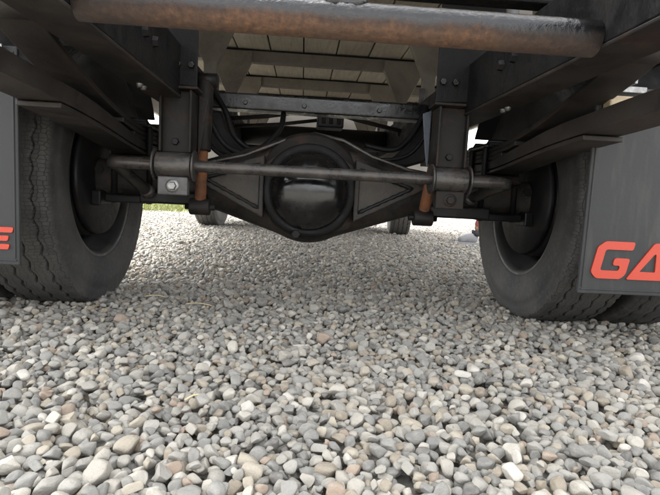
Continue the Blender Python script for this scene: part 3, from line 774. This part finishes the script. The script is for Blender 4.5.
for x, y, fl_, drum in ((-0.672, 0, 1, True), (0.672, 0, 0, True), (-0.885, 0, 0, False), (0.885, 0, 1, False), (-0.85, 3.145, 1, True), (0.85, 3.145, 0, True)):
    wz = 0.331
    whl = empty('wheel', (x, y, wz), truck)
    rz = math.pi if fl_ else 0.0
    a0 = random.uniform(0, 6)
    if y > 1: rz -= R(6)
    t = place('tyre', TYRE_LIT_DUSTY if y > 1 else TYRE, whl, (x, y, wz), rot=(a0, 0, rz))
    place('rim', RIM, whl, (x, y, wz), rot=(0, 0, rz)); place('wheel_disc', DISC, whl, (x, y, wz), rot=(0, 0, rz))
    if drum: place('brake_drum', DRUM, whl, (x, y, wz), rot=(0, 0, rz))
    place('hub', HUB, whl, (x, y, wz), rot=(0, 0, rz))

# front axle
fa = MB().tube([(-0.77, 3.145, 0.336), (-0.6, 3.145, 0.33), (-0.45, 3.145, 0.29), (0.45, 3.145, 0.29), (0.6, 3.145, 0.33), (0.77, 3.145, 0.336)], 0.035, 14).build('front_axle', 'black', truck)
MB().tube([(-0.68, 3.30, 0.30), (0.68, 3.30, 0.30)], 0.014, 10).build('tie_rod', 'black', fa)
# gearbox and engine pan between the rails, far ahead
MB().lathe([(1.85, 0.04), (1.9, 0.08), (2.15, 0.11), (2.5, 0.15), (2.55, 0.19), (2.75, 0.19)], (0.02, 0, 0.54), 'Y', 28).build('gearbox', 'dusty', truck)
MB().prism([(2.75, 0.40), (3.6, 0.36), (3.7, 0.5), (3.7, 0.8), (2.75, 0.8)], 0.5, 'X', -0.25).build('engine', 'black', truck, 0.02)

# flat bed
BYE, BYF, PZ = -0.44, 2.22, 0.928
bed = empty('cargo_bed', (0, BYE, PZ), truck)
pw = 0.141
for i in range(-7, 7):
    x0 = i * pw + 0.0745; dz = random.uniform(-0.0015, 0.0015)
    MB().box(x0 + 0.0028, x0 + pw - 0.0028, BYE, BYF, PZ + dz, PZ + 0.032 + dz).build('plank', 'plank', bed, 0.002)
MB().box(-0.98, 0.98, BYE, BYF, PZ + 0.036, PZ + 0.045).build('deck_sheet', 'beam', bed)
for y in (-0.42, -0.18, 0.32, 0.80, 1.28, 1.75, 2.16):
    MB().box(-1.02, 1.02, y, y + 0.052, PZ - 0.052, PZ - 0.003).build('cross_beam', 'beam', bed, 0.003)
    MB().box(-0.98, 0.98, y - 0.004, y - 0.0005, PZ - 0.009, PZ - 0.004).build('beam_seam', 'black', bed)
    for s in (-1, 1):
        g = [(0.285, PZ - 0.012), (0.458, PZ - 0.012), (0.458, PZ - 0.055), (0.392, RZ1 + 0.095), (0.388, RZ1 + 0.001), (0.352, RZ1 + 0.001), (0.348, RZ1 + 0.095), (0.285, PZ - 0.055)]
        MB().prism([(s * u, v) for u, v in g], 0.030, 'Y', y - 0.012).build('gusset', 'beam', bed, 0.003)
        MB().tube([(s * 0.345, y - 0.03, RZ1 + 0.001), (s * 0.345, y - 0.03, RZ1 + 0.05)], 0.010, 6).build('bolt', 'grey', bed)
for s in (-1, 1):
    MB().box(*sorted((s * 1.02, s * 1.05)), BYE, BYF, PZ - 0.13, PZ + 0.05).build('side_rail', 'white', bed, 0.005)
    for k in range(3):
        MB().box(*sorted((s * 1.022, s * 1.047)), BYE + 0.01, BYF - 0.01, PZ + 0.055 + 0.125 * k, PZ + 0.175 + 0.125 * k).build('side_board', 'white', bed, 0.006)
for k in range(3):
    MB().box(-1.01, 1.01, BYE - 0.025, BYE - 0.001, PZ + 0.055 + 0.125 * k, PZ + 0.175 + 0.125 * k).build('tail_board', 'white', bed, 0.006)
MB().box(-1.01, 1.01, BYE - 0.030, BYE - 0.001, PZ - 0.06, PZ + 0.05).build('rear_sill', 'white', bed, 0.005)

# cab
arch = [(3.145 + 0.44 * math.cos(R(a)), 0.40 + 0.44 * math.sin(R(a))) for a in range(180, -1, -15)]
cp = [(2.34, 0.52), (2.34, 0.48), (2.70, 0.40)] + arch[0:] + [(3.62, 0.38), (4.02, 0.36), (4.08, 0.60), (4.05, 0.95), (3.92, 1.12), (3.62, 1.22), (3.10, 1.92), (2.95, 2.02), (2.42, 2.05), (2.34, 1.98)]
cab = MB().prism(cp, 1.96, 'X', -0.98).build('cab', 'white', truck, 0.03, seg=3)
for s in (-1, 1):
    win = [(2.55, 1.30), (3.42, 1.30), (3.02, 1.86), (2.55, 1.90)]
    MB().prism(win, 0.01, 'X', s * 0.983 - 0.005).build('side_window', 'glass', cab, 0.004)
    MB().box(*sorted((s * 0.982, s * 0.990)), 2.60, 2.72, 1.10, 1.13).build('door_handle', 'black', cab, 0.003)
    MB().prism([(3.75, 0.98), (3.98, 0.92), (3.98, 0.78), (3.80, 0.80)], 0.02, 'X', s * 0.98 - 0.01).build('headlight', 'glass', cab, 0.006)
    MB().box(*sorted((s * 1.0, s * 1.18)), 3.38, 3.46, 1.28, 1.62).build('mirror', 'black', cab, 0.02)
    MB().box(*sorted((s * 0.40, s * 0.90)), 2.328, 2.337, 1.35, 1.80).build('rear_window', 'glass', cab, 0.004)
    MB().box(*sorted((s * 0.20, s * 0.21)), 2.330, 2.338, 0.60, 1.30).build('panel_swage', 'white', cab, 0.002)
MB().add([(-0.86, 3.57, 1.33), (0.86, 3.57, 1.33), (0.80, 3.16, 1.86), (-0.80, 3.16, 1.86), (-0.86, 3.58, 1.34), (0.86, 3.58, 1.34), (0.80, 3.17, 1.87), (-0.80, 3.17, 1.87)],
         [(0, 1, 2, 3), (4, 5, 6, 7), (0, 1, 5, 4), (1, 2, 6, 5), (2, 3, 7, 6), (3, 0, 4, 7)]).build('windscreen', 'glass', cab)
MB().prism([(4.0, 0.34), (4.14, 0.36), (4.14, 0.56), (4.09, 0.60)], 1.94, 'X', -0.97).build('bumper', 'black', cab, 0.02)

# ------------------------------------------------------------------ person standing by the truck's flank, facing it
def skin(name, J, E, mat, parent, lvl=2):
    """J: name -> (x,y,z,r); E: edges; first joint is the root"""
    ks = list(J); me = bpy.data.meshes.new(name)
    me.from_pydata([J[k][:3] for k in ks], [(ks.index(a), ks.index(b)) for a, b in E], [])
    o = bpy.data.objects.new(name, me); COL.objects.link(o); o.parent = parent
    md = o.modifiers.new('skin', 'SKIN'); md.use_smooth_shade = True
    for i, k in enumerate(ks):
        sv = me.skin_vertices[0].data[i]; r = J[k][3]; sv.radius = r if isinstance(r, tuple) else (r, r); sv.use_root = (i == 0)
    ss = o.modifiers.new('sub', 'SUBSURF'); ss.levels = lvl; ss.render_levels = lvl
    me.materials.append(MAT[mat]); return o
per = empty('person', (1.300, 2.44, 0.0))
tag(per, 'person in red trousers and grey shoes standing beyond the truck wheel', 'person')
per.rotation_euler = (0, 0, 0)
# local frame: faces -X, mid-stride, the front foot planted by the truck and the body well behind it
BX = 0.43
def leg(t):      # hip, knee, calf, ankle
    return ((BX, -0.10, 0.85), (0.19, -0.11, 0.47), (0.115, -0.11, 0.33), (0.0, -0.11, 0.10)) if t == 'a' else ((BX, 0.10, 0.85), (0.50, 0.11, 0.47), (0.57, 0.11, 0.34), (0.70, 0.11, 0.13))
J = {'hip': (BX, 0, 0.93, 0.13), 'belly': (BX - 0.01, 0, 1.08, 0.125), 'chest': (BX - 0.02, 0, 1.30, 0.14), 'neck': (BX - 0.04, 0, 1.48, 0.055), 'jaw': (BX - 0.07, 0, 1.55, 0.065), 'head': (BX - 0.06, 0, 1.64, 0.092), 'crown': (BX - 0.05, 0, 1.71, 0.07), 'nose': (BX - 0.155, 0, 1.62, 0.014)}
E = [('hip', 'belly'), ('belly', 'chest'), ('chest', 'neck'), ('neck', 'jaw'), ('jaw', 'head'), ('head', 'crown'), ('head', 'nose')]
J2 = {'hip': (BX, 0, 0.94, 0.155), 'w': (BX, 0, 1.03, 0.145)}; E2 = [('hip', 'w')]
J3 = {'w': (BX, 0, 0.98, 0.15), 'b': (BX - 0.01, 0, 1.10, 0.145), 'c': (BX - 0.02, 0, 1.31, 0.16), 'n': (BX - 0.04, 0, 1.45, 0.075)}; E3 = [('w', 'b'), ('b', 'c'), ('c', 'n')]
for s, t in ((-1, 'a'), (1, 'b')):
    h, k, c, a = leg(t); sw = 0.14 * -s
    hx = BX - 0.03 + sw
    J.update({'sh' + t: (BX - 0.02, s * 0.18, 1.40, 0.06), 'el' + t: (BX + 0.02 + sw * 0.4, s * 0.24, 1.12, 0.045), 'wr' + t: (hx, s * 0.25, 0.89, 0.028), 'pa' + t: (hx - 0.015, s * 0.25, 0.82, 0.032),
              'th' + t: h + (0.085,), 'kn' + t: k + (0.055,), 'ca' + t: c + (0.05,), 'an' + t: a + (0.036,)})
    E += [('chest', 'sh' + t), ('sh' + t, 'el' + t), ('el' + t, 'wr' + t), ('wr' + t, 'pa' + t), ('hip', 'th' + t), ('th' + t, 'kn' + t), ('kn' + t, 'ca' + t), ('ca' + t, 'an' + t)]
    for q_, (dx, ln) in enumerate(((-0.028, 0.07), (-0.010, 0.078), (0.008, 0.072), (0.025, 0.058))):
        b = 'f%d%s' % (q_, t)
        J[b + '1'] = (hx - 0.015 + dx, s * 0.252, 0.785, 0.0095); J[b + '2'] = (hx - 0.02 + dx, s * 0.245, 0.785 - ln, 0.008)
        E += [('pa' + t, b + '1'), (b + '1', b + '2')]
    J['m1' + t] = (hx - 0.055, s * 0.24, 0.81, 0.011); J['m2' + t] = (hx - 0.07, s * 0.235, 0.775, 0.009)
    E += [('pa' + t, 'm1' + t), ('m1' + t, 'm2' + t)]
    low = (a[0] + (c[0] - a[0]) * 0.09, a[1], a[2] + (c[2] - a[2]) * 0.09)
    J2.update({'th' + t: h + (0.105,), 'kn' + t: k + (0.075,), 'ca' + t: c + (0.062,), 'an' + t: low + (0.050,)})
    E2 += [('hip', 'th' + t), ('th' + t, 'kn' + t), ('kn' + t, 'ca' + t), ('ca' + t, 'an' + t)]
    J3.update({'s' + t: (BX - 0.02, s * 0.19, 1.40, 0.075), 'e' + t: (BX + 0.02 + sw * 0.4, s * 0.24, 1.12, 0.058), 'h' + t: (BX + sw * 0.7, s * 0.247, 0.99, 0.05)})
    E3 += [('c', 's' + t), ('s' + t, 'e' + t), ('e' + t, 'h' + t)]
skin('body', J, E, 'skin', per); skin('trousers', J2, E2, 'trousers', per); skin('shirt', J3, E3, 'shirt', per)
skin('hair', {'a': (BX - 0.03, 0, 1.68, 0.095), 'b': (BX - 0.02, 0, 1.725, 0.075), 'c': (BX, 0, 1.62, 0.07)}, [('a', 'b'), ('a', 'c')], 'hair', per)
for t in 'ab':
    h, k, c, a = leg(t); x, y, z = a; z -= 0.10; tl = 0.0 if t == 'a' else 0.03
    skin('shoe', {'h': (x + 0.02, y, z + 0.055 + tl, (0.040, 0.043)), 'm': (x - 0.05, y, z + 0.055, (0.042, 0.045)), 'b': (x - 0.11, y, z + 0.042, (0.044, 0.032)), 't': (x - 0.14, y, z + 0.032, (0.034, 0.022))}, [('h', 'm'), ('m', 'b'), ('b', 't')], 'shoe', per)
    so = MB().prism([(x + 0.06, y - 0.03), (x + 0.06, y + 0.03), (x - 0.01, y + 0.038), (x - 0.11, y + 0.047), (x - 0.15, y + 0.036), (x - 0.17, y), (x - 0.15, y - 0.034), (x - 0.11, y - 0.045), (x - 0.01, y - 0.036)], 0.022, 'Z', z)
    o = so.build('sole', 'shoe', None, 0.006); o.parent = per
    o = MB().tube([(x, y, z + 0.070), (x + (c[0] - x) * 0.05, y, a[2] + (c[2] - a[2]) * 0.05)], 0.040, 16).build('sock', 'sock', None); o.parent = per

# ------------------------------------------------------------------ small things on the gravel
for k, (x, y, L, a, lb) in enumerate(((-0.47, -0.03, 0.055, 0.1, 'bleached dry straw lying on gravel beside the truck tyre tread'), (-0.34, -0.10, 0.07, -0.15, 'long pale straw lying flat on gravel under the axle'),
                                     (-0.20, -0.72, 0.03, 0.7, 'short tan straw stub lying among the near gravel stones'))):
    pts = smooth_path([(0, 0, 0), (L * 0.5 * math.cos(a), L * 0.5 * math.sin(a), 0.004), (L * math.cos(a), L * math.sin(a), 0.0)])
    o = MB().tube(pts, 0.0014, 6).build('dry_straw', 'straw'); o.location = (x, y, 0.014)
    tag(o, lb, 'straw', 'dry straws on the gravel')
